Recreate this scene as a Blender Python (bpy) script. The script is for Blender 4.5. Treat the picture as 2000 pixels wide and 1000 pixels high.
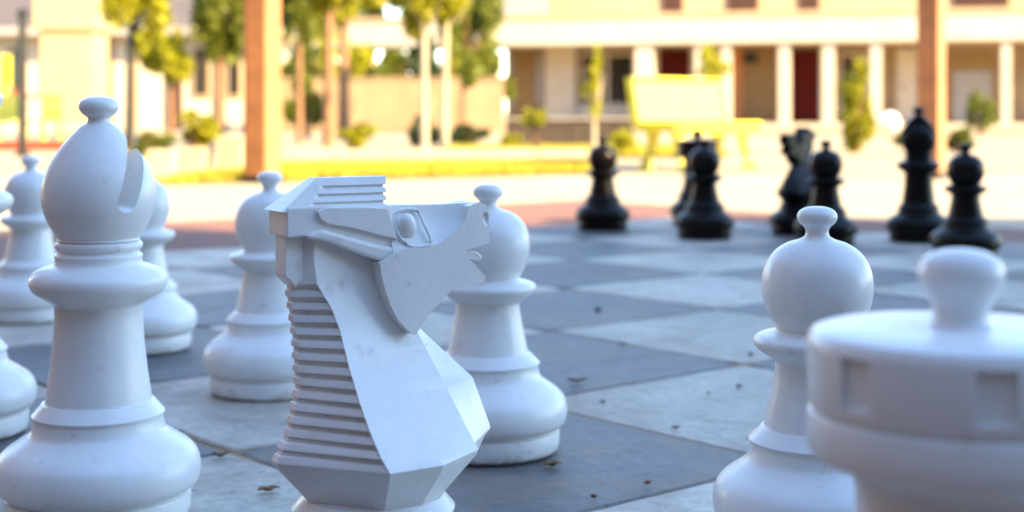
import bpy, bmesh, math, random
from mathutils import Vector, Matrix, noise
random.seed(7)
for o in list(bpy.data.objects): bpy.data.objects.remove(o)
S = bpy.context.scene
C = S.collection
R = math.radians

# ------------------------------------------------------------------ camera, sky, sun, exposure
H = 0.545            # camera height (m)
F = 2850.0           # focal length in photograph pixels (2000 wide)
HY = 218.0           # horizon row of the photograph
cam_d = bpy.data.cameras.new('camera')
cam = bpy.data.objects.new('camera', cam_d); C.objects.link(cam)
cam.location = (0, 0, H); cam.rotation_euler = (R(90), 0, 0)
cam_d.sensor_width = 36; cam_d.lens = 36*F/2000
cam_d.shift_y = -(500-HY)/2000
cam_d.clip_start = 0.05; cam_d.clip_end = 2000
cam_d.dof.use_dof = True; cam_d.dof.focus_distance = 1.66; cam_d.dof.aperture_fstop = 4.0
S.camera = cam

SUN_EL, SUN_AZ = 28.0, 125.0      # azimuth clockwise from +Y (view direction): behind and to the right
world = bpy.data.worlds.new('World'); S.world = world; world.use_nodes = True
wn = world.node_tree.nodes; wl = world.node_tree.links
sky = wn.new('ShaderNodeTexSky'); sky.sky_type = 'NISHITA'; sky.sun_disc = False
sky.sun_elevation = R(SUN_EL); sky.sun_rotation = R(SUN_AZ)
sky.air_density = 1.0; sky.dust_density = 0.0; sky.ozone_density = 1.3
wl.new(sky.outputs[0], wn['Background'].inputs[0]); wn['Background'].inputs[1].default_value = 0.15
sun_d = bpy.data.lights.new('sun', 'SUN'); sun_d.energy = 5.0; sun_d.angle = R(0.5); sun_d.color = (1.0, 0.75, 0.39)
sun = bpy.data.objects.new('sun', sun_d); C.objects.link(sun)
sdir = Vector((math.sin(R(SUN_AZ))*math.cos(R(SUN_EL)), math.cos(R(SUN_AZ))*math.cos(R(SUN_EL)), math.sin(R(SUN_EL))))
sun.rotation_euler = sdir.to_track_quat('Z', 'Y').to_euler()
sun.location = (20, -20, 25)
vs = S.view_settings; vs.view_transform = 'Standard'; vs.look = 'None'; vs.exposure = 2.25; vs.gamma = 1; vs.use_curve_mapping = False
S.cycles.use_denoising = True
S.cycles.max_bounces = 8

# ------------------------------------------------------------------ helpers
def px(x, y, Z): return Vector(((x-1000)/F*Z, Z, H-(y-HY)/F*Z))
def gz(y): return F*H/(y-HY)                      # ground depth of a row
def link(o, parent=None):
    C.objects.link(o)
    if parent: o.parent = parent
    return o
def tag(o, label, cat, group=None):
    o['label'] = label; o['category'] = cat
    if group: o['group'] = group
    return o
def thing(name, label, cat, loc=(0,0,0), rz=0, group=None):
    o = bpy.data.objects.new(name, None); o.empty_display_size = .1; C.objects.link(o)
    o.location = loc; o.rotation_euler = (0,0,rz)
    return tag(o, label, cat, group)
def finish(bm, name, mat, parent=None, smooth=None, bevel=0):
    bmesh.ops.recalc_face_normals(bm, faces=bm.faces)
    me = bpy.data.meshes.new(name); bm.to_mesh(me); bm.free()
    if mat: me.materials.append(mat)
    if smooth is not None:
        for p in me.polygons: p.use_smooth = True
        me.set_sharp_from_angle(angle=R(smooth))
    o = link(bpy.data.objects.new(name, me), parent)
    if bevel:
        b = o.modifiers.new('bevel', 'BEVEL'); b.width = bevel; b.segments = 2; b.limit_method = 'ANGLE'; b.angle_limit = R(25)
    return o
def structure(o): o['kind'] = 'structure'; return o
def box(bm, x0, x1, y0, y1, z0, z1, M=None):
    v = [Vector((x, y, z)) for x in (x0,x1) for y in (y0,y1) for z in (z0,z1)]
    if M: v = [M @ p for p in v]
    v = [bm.verts.new(p) for p in v]
    for f in ((0,1,3,2),(4,6,7,5),(0,4,5,1),(2,3,7,6),(0,2,6,4),(1,5,7,3)): bm.faces.new([v[i] for i in f])
def boxo(name, b, mat, parent=None, bevel=0, M=None):
    bm = bmesh.new(); box(bm, *b, M=M); return finish(bm, name, mat, parent, bevel=bevel)
def tube(bm, pts, rads, n=10, cap=True):
    rings = []
    for i, p in enumerate(pts):
        p = Vector(p)
        d = (Vector(pts[min(i+1, len(pts)-1)])-Vector(pts[max(i-1, 0)])).normalized()
        a = d.orthogonal().normalized() if abs(d.z) < .95 else Vector((1,0,0)); a = (a-d*a.dot(d)).normalized(); b = d.cross(a)
        rings.append([bm.verts.new(p+(a*math.cos(2*math.pi*k/n)+b*math.sin(2*math.pi*k/n))*rads[i]) for k in range(n)])
    for r0, r1 in zip(rings, rings[1:]):
        for k in range(n): bm.faces.new((r0[k], r0[(k+1)%n], r1[(k+1)%n], r1[k]))
    if cap:
        bm.faces.new(rings[0][::-1]); bm.faces.new(rings[-1])
def catmull(pts, sub):
    out = []
    n = len(pts)
    for i in range(n-1):
        p0, p1, p2, p3 = pts[max(i-1,0)], pts[i], pts[i+1], pts[min(i+2,n-1)]
        for s in range(sub):
            t = s/sub
            out.append(tuple(0.5*((2*p1[k])+(-p0[k]+p2[k])*t+(2*p0[k]-5*p1[k]+4*p2[k]-p3[k])*t*t+(-p0[k]+3*p1[k]-3*p2[k]+p3[k])*t**3) for k in range(2)))
    out.append(tuple(pts[-1])); return out
def lathe_bm(prof, seg=64):
    bm = bmesh.new(); rings = []
    for r, z in prof:
        if r < 1e-5: rings.append([bm.verts.new((0,0,z))])
        else: rings.append([bm.verts.new((r*math.cos(2*math.pi*k/seg), r*math.sin(2*math.pi*k/seg), z)) for k in range(seg)])
    for a, b in zip(rings, rings[1:]):
        for k in range(seg):
            k2 = (k+1) % seg
            if len(a) == 1 and len(b) == 1: continue
            if len(a) == 1: bm.faces.new((a[0], b[k2], b[k]))
            elif len(b) == 1: bm.faces.new((a[k], a[k2], b[0]))
            else: bm.faces.new((a[k], a[k2], b[k2], b[k]))
    return bm

# ------------------------------------------------------------------ materials
def mat(name, col, rough=.6, var=.12, scale=8.0, bump=0.0, bscale=60.0, col2=None, spec=.5, objrand=0.0, coord='Object', trans=0.0):
    m = bpy.data.materials.new(name); m.use_nodes = True
    nt = m.node_tree; n = nt.nodes; l = nt.links; b = n['Principled BSDF']
    tc = n.new('ShaderNodeTexCoord')
    nz = n.new('ShaderNodeTexNoise'); nz.inputs['Scale'].default_value = scale; nz.inputs['Detail'].default_value = 6; nz.inputs['Roughness'].default_value = .65
    l.new(tc.outputs[coord], nz.inputs['Vector'])
    rp = n.new('ShaderNodeValToRGB'); rp.color_ramp.elements[0].position = .3; rp.color_ramp.elements[1].position = .7
    c2 = col2 or tuple(c*(1-var) for c in col)
    rp.color_ramp.elements[0].color = (*c2, 1); rp.color_ramp.elements[1].color = (*[min(1, c*(1+(var*.5 if not col2 else 0))) for c in col], 1)
    l.new(nz.outputs['Fac'], rp.inputs['Fac'])
    out = rp.outputs['Color']
    if objrand:
        oi = n.new('ShaderNodeObjectInfo'); hs = n.new('ShaderNodeHueSaturation')
        mr = n.new('ShaderNodeMapRange'); mr.inputs['To Min'].default_value = 1-objrand; mr.inputs['To Max'].default_value = 1+objrand
        l.new(oi.outputs['Random'], mr.inputs['Value']); l.new(mr.outputs[0], hs.inputs['Value']); l.new(out, hs.inputs['Color']); out = hs.outputs['Color']
    l.new(out, b.inputs['Base Color'])
    b.inputs['Roughness'].default_value = rough; b.inputs['Specular IOR Level'].default_value = spec
    if bump:
        n2 = n.new('ShaderNodeTexNoise'); n2.inputs['Scale'].default_value = bscale; n2.inputs['Detail'].default_value = 5
        l.new(tc.outputs[coord], n2.inputs['Vector'])
        bp = n.new('ShaderNodeBump'); bp.inputs['Strength'].default_value = bump; bp.inputs['Distance'].default_value = .01
        l.new(n2.outputs['Fac'], bp.inputs['Height']); l.new(bp.outputs[0], b.inputs['Normal'])
    if trans:
        tb = n.new('ShaderNodeBsdfTranslucent'); mx = n.new('ShaderNodeMixShader'); mx.inputs[0].default_value = trans
        l.new(out, tb.inputs[0]); l.new(b.outputs[0], mx.inputs[1]); l.new(tb.outputs[0], mx.inputs[2]); l.new(mx.outputs[0], n['Material Output'].inputs[0])
    m.diffuse_color = (*col, 1)
    return m

def white_plastic():
    m = mat('white_painted_plastic', (.81,.81,.795), rough=.42, var=.09, scale=11, bump=.10, bscale=26)
    n = m.node_tree.nodes; l = m.node_tree.links; b = n['Principled BSDF']
    tc = [x for x in n if x.type == 'TEX_COORD'][0]; rp = [x for x in n if x.type == 'VALTORGB'][0]
    # scuffs: fine brownish specks and smudges of wear
    nz = n.new('ShaderNodeTexNoise'); nz.inputs['Scale'].default_value = 70; nz.inputs['Detail'].default_value = 8; nz.inputs['Roughness'].default_value = .8
    l.new(tc.outputs['Object'], nz.inputs['Vector'])
    r2 = n.new('ShaderNodeValToRGB'); r2.color_ramp.elements[0].position = .60; r2.color_ramp.elements[1].position = .78
    r2.color_ramp.elements[0].color = (0,0,0,1); r2.color_ramp.elements[1].color = (.35,.35,.35,1)
    l.new(nz.outputs['Fac'], r2.inputs['Fac'])
    mx = n.new('ShaderNodeMix'); mx.data_type = 'RGBA'; mx.inputs['B'].default_value = (.42,.36,.29,1)
    l.new(r2.outputs['Color'], mx.inputs['Factor']); l.new(rp.outputs['Color'], mx.inputs['A'])
    sx = n.new('ShaderNodeSeparateXYZ'); l.new(tc.outputs['Object'], sx.inputs[0])
    zr = n.new('ShaderNodeMapRange'); zr.inputs['From Min'].default_value = .028; zr.inputs['From Max'].default_value = 0; zr.inputs['To Max'].default_value = .22
    l.new(sx.outputs['Z'], zr.inputs['Value'])
    n4 = n.new('ShaderNodeTexNoise'); n4.inputs['Scale'].default_value = 32; n4.inputs['Detail'].default_value = 7; n4.inputs['Roughness'].default_value = .7
    l.new(tc.outputs['Object'], n4.inputs['Vector'])
    ad = n.new('ShaderNodeMath'); ad.operation = 'ADD'; l.new(n4.outputs['Fac'], ad.inputs[0]); l.new(zr.outputs[0], ad.inputs[1])
    r4 = n.new('ShaderNodeValToRGB'); r4.color_ramp.elements[0].position = .60; r4.color_ramp.elements[1].position = .80
    r4.color_ramp.elements[0].color = (0,0,0,1); r4.color_ramp.elements[1].color = (.55,.55,.55,1); l.new(ad.outputs[0], r4.inputs['Fac'])
    mx2 = n.new('ShaderNodeMix'); mx2.data_type = 'RGBA'; mx2.inputs['B'].default_value = (.33,.25,.17,1)
    l.new(r4.outputs['Color'], mx2.inputs['Factor']); l.new(mx.outputs['Result'], mx2.inputs['A'])
    l.new(mx2.outputs['Result'], b.inputs['Base Color'])
    n3 = n.new('ShaderNodeTexNoise'); n3.inputs['Scale'].default_value = 14; n3.inputs['Detail'].default_value = 6
    l.new(tc.outputs['Object'], n3.inputs['Vector'])
    mr = n.new('ShaderNodeMapRange'); mr.inputs['To Min'].default_value = .20; mr.inputs['To Max'].default_value = .40
    l.new(n3.outputs['Fac'], mr.inputs['Value']); l.new(mr.outputs[0], b.inputs['Roughness'])
    return m
def stone(name, a, b_, c_):
    m = bpy.data.materials.new(name); m.use_nodes = True
    nt = m.node_tree; n = nt.nodes; l = nt.links; b = n['Principled BSDF']
    tc = n.new('ShaderNodeTexCoord'); oi = n.new('ShaderNodeObjectInfo')
    ad = n.new('ShaderNodeVectorMath'); ad.operation = 'MULTIPLY_ADD'
    cmb = n.new('ShaderNodeCombineXYZ')
    l.new(oi.outputs['Random'], cmb.inputs[0]); l.new(oi.outputs['Random'], cmb.inputs[1])
    l.new(cmb.outputs[0], ad.inputs[0]); ad.inputs[1].default_value = (37, 53, 0); l.new(tc.outputs['Object'], ad.inputs[2])
    def nz(s, d=7, ro=.6, dist=0):
        x = n.new('ShaderNodeTexNoise'); x.inputs['Scale'].default_value = s; x.inputs['Detail'].default_value = d; x.inputs['Roughness'].default_value = ro; x.inputs['Distortion'].default_value = dist
        l.new(ad.outputs[0], x.inputs['Vector']); return x
    big = nz(4.0, 6, .6, .6); fine = nz(45, 6, .7); spk = nz(26, 3, .5)
    rp = n.new('ShaderNodeValToRGB'); e = rp.color_ramp.elements
    e[0].position = .36; e[0].color = (*b_, 1); e[1].position = .60; e[1].color = (*a, 1)
    l.new(big.outputs['Fac'], rp.inputs['Fac'])
    m1 = n.new('ShaderNodeMix'); m1.data_type = 'RGBA'; m1.blend_type = 'OVERLAY'; m1.inputs['Factor'].default_value = .8
    l.new(rp.outputs['Color'], m1.inputs['A']); l.new(fine.outputs['Color'], m1.inputs['B'])
    gr = n.new('ShaderNodeRGBToBW'); l.new(fine.outputs['Color'], gr.inputs[0]); l.new(gr.outputs[0], m1.inputs['B'])
    # dark specks and brown stains
    r2 = n.new('ShaderNodeValToRGB'); r2.color_ramp.elements[0].position = .655; r2.color_ramp.elements[1].position = .71
    r2.color_ramp.elements[0].color = (0,0,0,1); r2.color_ramp.elements[1].color = (.6,.6,.6,1)
    l.new(spk.outputs['Fac'], r2.inputs['Fac'])
    m2 = n.new('ShaderNodeMix'); m2.data_type = 'RGBA'; m2.inputs['B'].default_value = (*c_, 1)
    l.new(r2.outputs['Color'], m2.inputs['Factor']); l.new(m1.outputs['Result'], m2.inputs['A'])
    st = nz(2.3, 5, .55, 1.2)
    r3 = n.new('ShaderNodeValToRGB'); r3.color_ramp.elements[0].position = .52; r3.color_ramp.elements[1].position = .70
    r3.color_ramp.elements[0].color = (0,0,0,1); r3.color_ramp.elements[1].color = (.62,.62,.62,1)
    l.new(st.outputs['Fac'], r3.inputs['Fac'])
    m3 = n.new('ShaderNodeMix'); m3.data_type = 'RGBA'; m3.inputs['B'].default_value = (.25,.18,.12,1)
    l.new(r3.outputs['Color'], m3.inputs['Factor']); l.new(m2.outputs['Result'], m3.inputs['A'])
    hs = n.new('ShaderNodeHueSaturation'); mr = n.new('ShaderNodeMapRange'); mr.inputs['To Min'].default_value = .88; mr.inputs['To Max'].default_value = 1.1
    l.new(oi.outputs['Random'], mr.inputs['Value']); l.new(mr.outputs[0], hs.inputs['Value']); l.new(m3.outputs['Result'], hs.inputs['Color'])
    l.new(hs.outputs[0], b.inputs['Base Color'])
    rr = n.new('ShaderNodeMapRange'); rr.inputs['To Min'].default_value = .46; rr.inputs['To Max'].default_value = .68
    l.new(big.outputs['Fac'], rr.inputs['Value']); l.new(rr.outputs[0], b.inputs['Roughness'])
    bp = n.new('ShaderNodeBump'); bp.inputs['Strength'].default_value = .6; bp.inputs['Distance'].default_value = .005
    l.new(fine.outputs['Fac'], bp.inputs['Height']); l.new(bp.outputs[0], b.inputs['Normal'])
    return m

M_white = white_plastic()
M_black = mat('black_painted_plastic', (.006,.004,.0035), rough=.33, spec=.2, var=.3, scale=10, bump=.05, bscale=30)
M_light = stone('pale_concrete_paver', (.52,.475,.41), (.33,.295,.25), (.12,.11,.10))
M_dark = stone('slate_grey_paver', (.165,.165,.168), (.098,.097,.098), (.05,.05,.05))
M_joint = mat('sandy_joint', (.40,.24,.13), .95, .4, 20, .6, 200)
M_brick = mat('red_brown_paving', (.25,.115,.085), .85, .3, 3, .4, 40, coord='Object')
M_pave = mat('pale_sunny_paving', (.46,.38,.26), .85, .18, 1.2, .3, 30)
M_ground = mat('dry_pale_earth', (.40,.32,.20), .95, .2, .6, .3, 10)
M_grass = mat('grass_blades', (.46,.40,.035), .7, .4, 3, trans=.25)
M_soil = mat('lawn_soil', (.40,.33,.05), .95, .3, 2)
M_wood = mat('orange_brown_timber', (.43,.185,.075), .55, .35, 5, .3, 25)
M_strip = mat('dark_brown_strip', (.20,.065,.03), .6, .3, 5, .3, 25)
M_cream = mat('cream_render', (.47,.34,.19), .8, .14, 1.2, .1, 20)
M_whitew = mat('white_render', (.56,.48,.38), .8, .12, 1.2, .1, 20)
M_grey = mat('grey_render', (.33,.30,.28), .8, .15, 1.2)
M_roof = mat('weathered_grey_roof', (.11,.09,.085), .8, .25, 2, .3, 10)
M_reddoor = mat('dark_red_door_paint', (.085,.007,.004), .8, .2, 3, spec=.15)
M_brown = mat('brown_curtain', (.06,.022,.015), .9, .4, 6)
M_tan = mat('tan_panel', (.26,.155,.06), .7, .15, 2)
M_orangep = mat('orange_frame_paint', (.52,.20,.06), .6, .15, 3)
M_plinth = mat('dark_stone_plinth', (.05,.035,.028), .85, .35, 3, .5, 15)
M_yellow = mat('yellow_bench_paint', (.80,.72,.03), .4, .1, 5)
M_bwhite = mat('white_bench_paint', (.76,.70,.11), .5, .06, 5)
M_leafy = mat('yellow_green_leaf', (.42,.41,.015), .5, .55, 4, trans=.4, objrand=.1)
M_leafg = mat('green_leaf', (.17,.20,.02), .5, .5, 4, trans=.35, objrand=.1)
M_leafd = mat('dark_green_leaf', (.045,.075,.018), .5, .4, 4, trans=.3, objrand=.1)
M_trunk = mat('brown_trunk', (.26,.14,.075), .9, .35, 6, .5, 20)
M_ptrunk = mat('pale_trunk', (.42,.36,.28), .85, .25, 6, .4, 20)
M_black2 = mat('black_metal', (.012,.012,.012), .5, .2, 6)
M_pot = mat('pale_concrete_planter', (.50,.42,.31), .85, .15, 5, .2, 30)
M_red = mat('red_paint', (.33,.06,.03), .55, .2, 4)
M_leafdry = mat('dry_leaf', (.28,.16,.035), .7, .5, 30, col2=(.12,.055,.015))
M_leafbrn = mat('brown_dry_leaf', (.17,.09,.04), .8, .5, 40, col2=(.07,.035,.015))
M_stonebit = mat('dark_grit', (.07,.065,.06), .9, .4, 60)
M_darkbrick = mat('dark_brick', (.085,.055,.042), .85, .3, 1.5, .4, 20)  # for the added shading block, dark to cut its bounce
M_dimcream = mat('dimmed_cream_render', (.30,.205,.115), .85, .25, 1.5, .2, 15)  # cream darkened; carries the verandah wall's shade in its colour
M_globe = mat('opal_globe', (.85,.84,.80), .3, .04, 5)
g = bpy.data.materials.new('window_glass'); g.use_nodes = True
gb = g.node_tree.nodes['Principled BSDF']; gb.inputs['Base Color'].default_value = (.02,.018,.018,1); gb.inputs['Roughness'].default_value = .08
M_glass = g

# ------------------------------------------------------------------ ground
def sheet(name, pts, z, m, parent=None):
    bm = bmesh.new(); bm.faces.new([bm.verts.new((p[0], p[1], z)) for p in pts]); return structure(finish(bm, name, m, parent))
sheet('ground', [(-500,-300),(500,-300),(500,900),(-500,900)], -0.030, M_ground)
sheet('sunny_paving', [(-40,-30),(40,-30),(40,13.4),(-40,12.6)], -0.020, M_pave)

# board frame: e1 runs away to the right (white's forward), e2 away to the left
TA = R(49.5)
E1 = Vector((math.sin(TA), math.cos(TA), 0)); E2 = Vector((-math.cos(TA), math.sin(TA), 0))
ORG = Vector((.4975, 3.150, 0)); T = .623
def sq(i, j): return ORG + E1*(i*T) + E2*(j*T)
rotb = math.atan2(E1.y, E1.x)
def quad_from_board(a0, a1, b0, b1): return [sq(a0,b0), sq(a1,b0), sq(a1,b1), sq(a0,b1)]
sheet('brick_paving', quad_from_board(-5.2, 6.3, -7, 7.5), -0.014, M_brick)

board = bpy.data.objects.new('chessboard_paving', None); C.objects.link(board); structure(board)
board.location = ORG; board.rotation_euler = (0,0,rotb)
boxo('joint_bed', (-3*T-.03, 5*T+.03, -3*T-.03, 5*T+.03, -.05, -.0042), M_joint, board)
def tile_mesh(seed):
    rnd = random.Random(seed); bm = bmesh.new(); hs = T/2-.0045; n = 9; ring = []
    for s in range(4):
        for k in range(n):
            t = -1+2*k/n
            p = [(t,-1),(1,t),(-t,1),(-1,-t)][s]
            ch = .985 if k == 0 else 1
            ring.append((p[0]*hs*ch+rnd.uniform(-.0026,.0018), p[1]*hs*ch+rnd.uniform(-.0026,.0018)))
    def loop(sc, z): return [bm.verts.new((x*sc, y*sc, z)) for x, y in ring]
    l0, l1, l2 = loop(1,-.035), loop(1,-.004), loop(.988,0)
    m = len(ring)
    for a, b in ((l0,l1),(l1,l2)):
        for k in range(m): bm.faces.new((a[k], a[(k+1)%m], b[(k+1)%m], b[k]))
    bm.faces.new(l2)
    bmesh.ops.recalc_face_normals(bm, faces=bm.faces)
    me = bpy.data.meshes.new('paver'); bm.to_mesh(me); bm.free(); me.materials.append(M_light); return me
tms = [tile_mesh(s) for s in range(6)]
tmd = []
for m in tms:
    c = m.copy(); c.materials.clear(); c.materials.append(M_dark); tmd.append(c)
rt = random.Random(3)
for i in range(-3, 5):
    for j in range(-3, 5):
        light = (i+j) % 2 == 0
        o = bpy.data.objects.new('light_paver' if light else 'dark_paver', (tms if light else tmd)[rt.randrange(6)])
        link(o, board)
        o.location = ((i+.5)*T, (j+.5)*T, rt.uniform(-.0015,.0015))
        o.rotation_euler = (rt.uniform(-.0025,.0025), rt.uniform(-.0025,.0025), rt.randrange(4)*math.pi/2)

# ------------------------------------------------------------------ lawn
def lawn(name, label, poly, n, seed):
    rnd = random.Random(seed); bm = bmesh.new()
    f = bm.faces.new([bm.verts.new((p[0], p[1], -.004)) for p in poly]); f.material_index = 1
    a, b, c, d = [Vector((*p, 0)) for p in poly]
    for _ in range(n):
        u, v = rnd.random(), rnd.random()
        p = a.lerp(b, u).lerp(d.lerp(c, u), v)
        h = rnd.uniform(.03,.075); w = rnd.uniform(.006,.014); an = rnd.uniform(0,6.28)
        dx, dy = math.cos(an)*w, math.sin(an)*w; lx, ly = rnd.uniform(-.03,.03), rnd.uniform(-.03,.03)
        v0 = bm.verts.new((p.x-dx,p.y-dy,-.01)); v1 = bm.verts.new((p.x+dx,p.y+dy,-.01)); v2 = bm.verts.new((p.x+lx,p.y+ly,h))
        bm.faces.new((v0,v1,v2))
    me = bpy.data.meshes.new(name); bm.to_mesh(me); bm.free(); me.materials.append(M_grass); me.materials.append(M_soil)
    o = link(bpy.data.objects.new(name, me)); o['kind'] = 'stuff'; tag(o, label, 'grass'); return o
def rowpt(x, y): z = gz(y); return ((x-1000)/F*z, z)
lawn('grass', 'sunlit yellow green lawn strip beyond the paving', [rowpt(300,357), rowpt(1160,336), rowpt(1160,318), rowpt(540,322)], 24000, 1)
lawn('grass', 'bright green lawn in front of the dark stone plinth', [rowpt(860,304), rowpt(1420,304), rowpt(1400,288), rowpt(880,288)], 26000, 2)

# ------------------------------------------------------------------ chess pieces
def Z(l): return l
def seg_obj(name, pts, m, parent, sub=5, spline=True, seg=72, smooth=34):
    prof = catmull(pts, sub) if spline else pts
    prof = [(max(0.0, r), z) for r, z in prof]
    return finish(lathe_bm(prof, seg), name, m, parent, smooth=smooth)

def foot(m, root, k=1.0, s=1.0, shaft_r=.066, ring_r=.083, torus_r=.127):
    """the round base shared by all pieces: plinth drum, swelling foot, sharp ring"""
    tr = torus_r
    seg_obj('plinth', [(0,.004),(tr*.76,.004),(tr*.78,.0),(tr*.83,.0008),(tr*.882,.006),(tr*.902,.014),(tr*.905,.032),(tr*.898,.0352),(tr*.868,.0375)], m, root, spline=False)
    seg_obj('foot', [(tr*.868,.0375),(tr*.875,.0400),(tr*.93,.0425),(tr*.978,.050),(tr,.062),(tr*.997,.074),(tr*.965,.087),(tr*.90,.097),(tr*.82,.1045),(tr*.745,.111),(ring_r*1.03,.119),(ring_r*.985,.130),(ring_r*.975,.139)], m, root)
    seg_obj('ring', [(ring_r*.975,.139),(ring_r*1.0,.1395),(ring_r*1.005,.142),(shaft_r*1.035,.157),(shaft_r*.985,.1575),(shaft_r*.97,.160)], m, root, spline=False)

def make_pawn(m):
    root = bpy.data.objects.new('chess_pawn', None); C.objects.link(root)
    foot(m, root)
    seg_obj('shaft', [(.0640,.160),(.0630,.166),(.0590,.185),(.0550,.205),(.0520,.222),(.0505,.236)], m, root)
    seg_obj('collar', [(.0505,.236),(.052,.239),(.060,.244),(.071,.251),(.0770,.259),(.0760,.266),(.069,.2705),(.058,.273),(.050,.277)], m, root)
    seg_obj('head', [(.050,.277),(.0555,.287),(.0625,.301),(.0665,.317),(.0675,.331),(.0655,.347),(.0595,.362),(.0495,.374),(.036,.3825),(.022,.387),(.0150,.391)], m, root)
    seg_obj('finial', [(.0150,.391),(.0138,.396),(.0160,.402),(.0215,.407),(.0243,.413),(.0232,.4195),(.0175,.4245),(.009,.427),(0,.4275)], m, root)
    return root
def make_bishop(m):
    root = bpy.data.objects.new('chess_bishop', None); C.objects.link(root)
    foot(m, root, shaft_r=.071, ring_r=.086, torus_r=.1335)
    seg_obj('shaft', [(.0690,.160),(.0680,.168),(.0640,.195),(.0605,.225),(.0582,.255),(.0572,.275),(.0580,.285)], m, root)
    seg_obj('collar', [(.0580,.285),(.061,.289),(.072,.296),(.084,.304),(.0895,.314),(.0885,.324),(.081,.332),(.069,.3375),(.0585,.340)], m, root)
    seg_obj('neck_ring', [(.0585,.340),(.0568,.343),(.0566,.347),(.0572,.352),(.0545,.3545),(.0525,.357),(.0545,.3595),(.0572,.3635),(.0565,.368),(.0520,.3710)], m, root, sub=4)
    hd = seg_obj('head', [(0,.3705),(.049,.3708),(.0535,.376),(.0605,.386),(.0675,.400),(.0725,.415),(.0742,.430),(.0728,.446),(.0675,.464),(.0580,.483),(.0440,.503),(.0300,.518),(.0180,.5275),(0,.5285)], m, root, smooth=60)
    # mitre cut: a tilted slab with a rounded lower edge
    bm = bmesh.new()
    th = .0142; prof = [(-th, .16), (-th, 0)] + [(-th*math.cos(a), -th*math.sin(a)) for a in [math.pi*k/10 for k in range(1,10)]] + [(th, 0), (th, .16)]
    fr = [[bm.verts.new((x, y, z)) for x, z in prof] for y in (-.2, .2)]
    nn = len(prof)
    for k in range(nn): bm.faces.new((fr[0][k], fr[0][(k+1)%nn], fr[1][(k+1)%nn], fr[1][k]))
    bm.faces.new(fr[0][::-1]); bm.faces.new(fr[1])
    cut = finish(bm, 'cutter', m)
    cut.matrix_world = Matrix.Translation((.0545,-.055,.4255)) @ Matrix.Rotation(R(36), 4, 'Z') @ Matrix.Rotation(R(20), 4, 'Y')
    md = hd.modifiers.new('cut', 'BOOLEAN'); md.object = cut; md.operation = 'DIFFERENCE'; md.solver = 'EXACT'
    bpy.context.view_layer.update()
    me = bpy.data.meshes.new_from_object(hd.evaluated_get(bpy.context.evaluated_depsgraph_get()))
    hd.modifiers.clear(); hd.data = me
    for p in me.polygons: p.use_smooth = True
    me.set_sharp_from_angle(angle=R(35))
    bpy.data.objects.remove(cut)
    b = hd.modifiers.new('bevel', 'BEVEL'); b.width = .0035; b.segments = 3; b.limit_method = 'ANGLE'; b.angle_limit = R(50)
    seg_obj('finial', [(.0180,.5270),(.0148,.531),(.0150,.5355),(.0215,.5405),(.0262,.548),(.0250,.556),(.0190,.561),(.010,.5635),(0,.564)], m, root)
    return root
def make_queen(m):
    root = bpy.data.objects.new('chess_queen', None); C.objects.link(root)
    foot(m, root, shaft_r=.071, ring_r=.086, torus_r=.1335)
    seg_obj('shaft', [(.0690,.160),(.0680,.168),(.0625,.205),(.0575,.255),(.0545,.310),(.0540,.345),(.0555,.357)], m, root)
    seg_obj('collar', [(.0555,.357),(.062,.362),(.078,.371),(.091,.381),(.0955,.391),(.092,.401),(.078,.409),(.062,.414),(.052,.420)], m, root)
    seg_obj('head', [(.052,.420),(.050,.430),(.049,.450),(.053,.480),(.061,.515),(.071,.545),(.0785,.562),(.0780,.572),(.070,.574),(.055,.570),(.048,.576),(.034,.590),(.015,.597),(.012,.599)], m, root)
    seg_obj('finial', [(.012,.599),(.014,.602),(.019,.609),(.019,.617),(.013,.624),(0,.627)], m, root)
    return root
def make_rook(m):
    root = bpy.data.objects.new('chess_rook', None); C.objects.link(root)
    foot(m, root, shaft_r=.080, ring_r=.093, torus_r=.1335)
    seg_obj('shaft', [(.0776,.160),(.0765,.168),(.0670,.200),(.0660,.240),(.0645,.262),(.0642,.285),(.0655,.306),(.0690,.317),(.0740,.321)], m, root)
    seg_obj('lower_band', [(.0740,.321),(.0890,.3255),(.0930,.3275),(.0949,.3315),(.0955,.338),(.0955,.352),(.0945,.3545),(.0910,.3560)], m, root, spline=False)
    tw = seg_obj('tower', [(0,.354),(.0905,.355),(.0935,.3575),(.0945,.361),(.0955,.396),(.0945,.401),(.0915,.4048),(.0860,.4068),(.06,.4085),(0,.4090)], m, root, spline=False, seg=96, smooth=50)
    bm = bmesh.new()
    for k in range(7):
        a = 2*math.pi*k/7
        box(bm, -.0115, .0115, -.11, -.0905, .3655, .3965, M=Matrix.Rotation(a+R(-5), 4, 'Z'))
    cut = finish(bm, 'cutter', m)
    md = tw.modifiers.new('cut', 'BOOLEAN'); md.object = cut; md.operation = 'DIFFERENCE'; md.solver = 'EXACT'
    bpy.context.view_layer.update()
    me = bpy.data.meshes.new_from_object(tw.evaluated_get(bpy.context.evaluated_depsgraph_get()))
    tw.modifiers.clear(); tw.data = me
    for p in me.polygons: p.use_smooth = True
    me.set_sharp_from_angle(angle=R(30)); bpy.data.objects.remove(cut)
    b = tw.modifiers.new('bevel', 'BEVEL'); b.width = .0022; b.segments = 2; b.limit_method = 'ANGLE'; b.angle_limit = R(40)
    seg_obj('knob', [(.0215,.4080),(.0182,.4125),(.0172,.417),(.0185,.4235),(.0225,.430),(.0258,.4370),(.0262,.4440),(.0225,.4515),(.0140,.4558),(.006,.4572),(0,.4575)], m, root)
    return root

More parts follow.
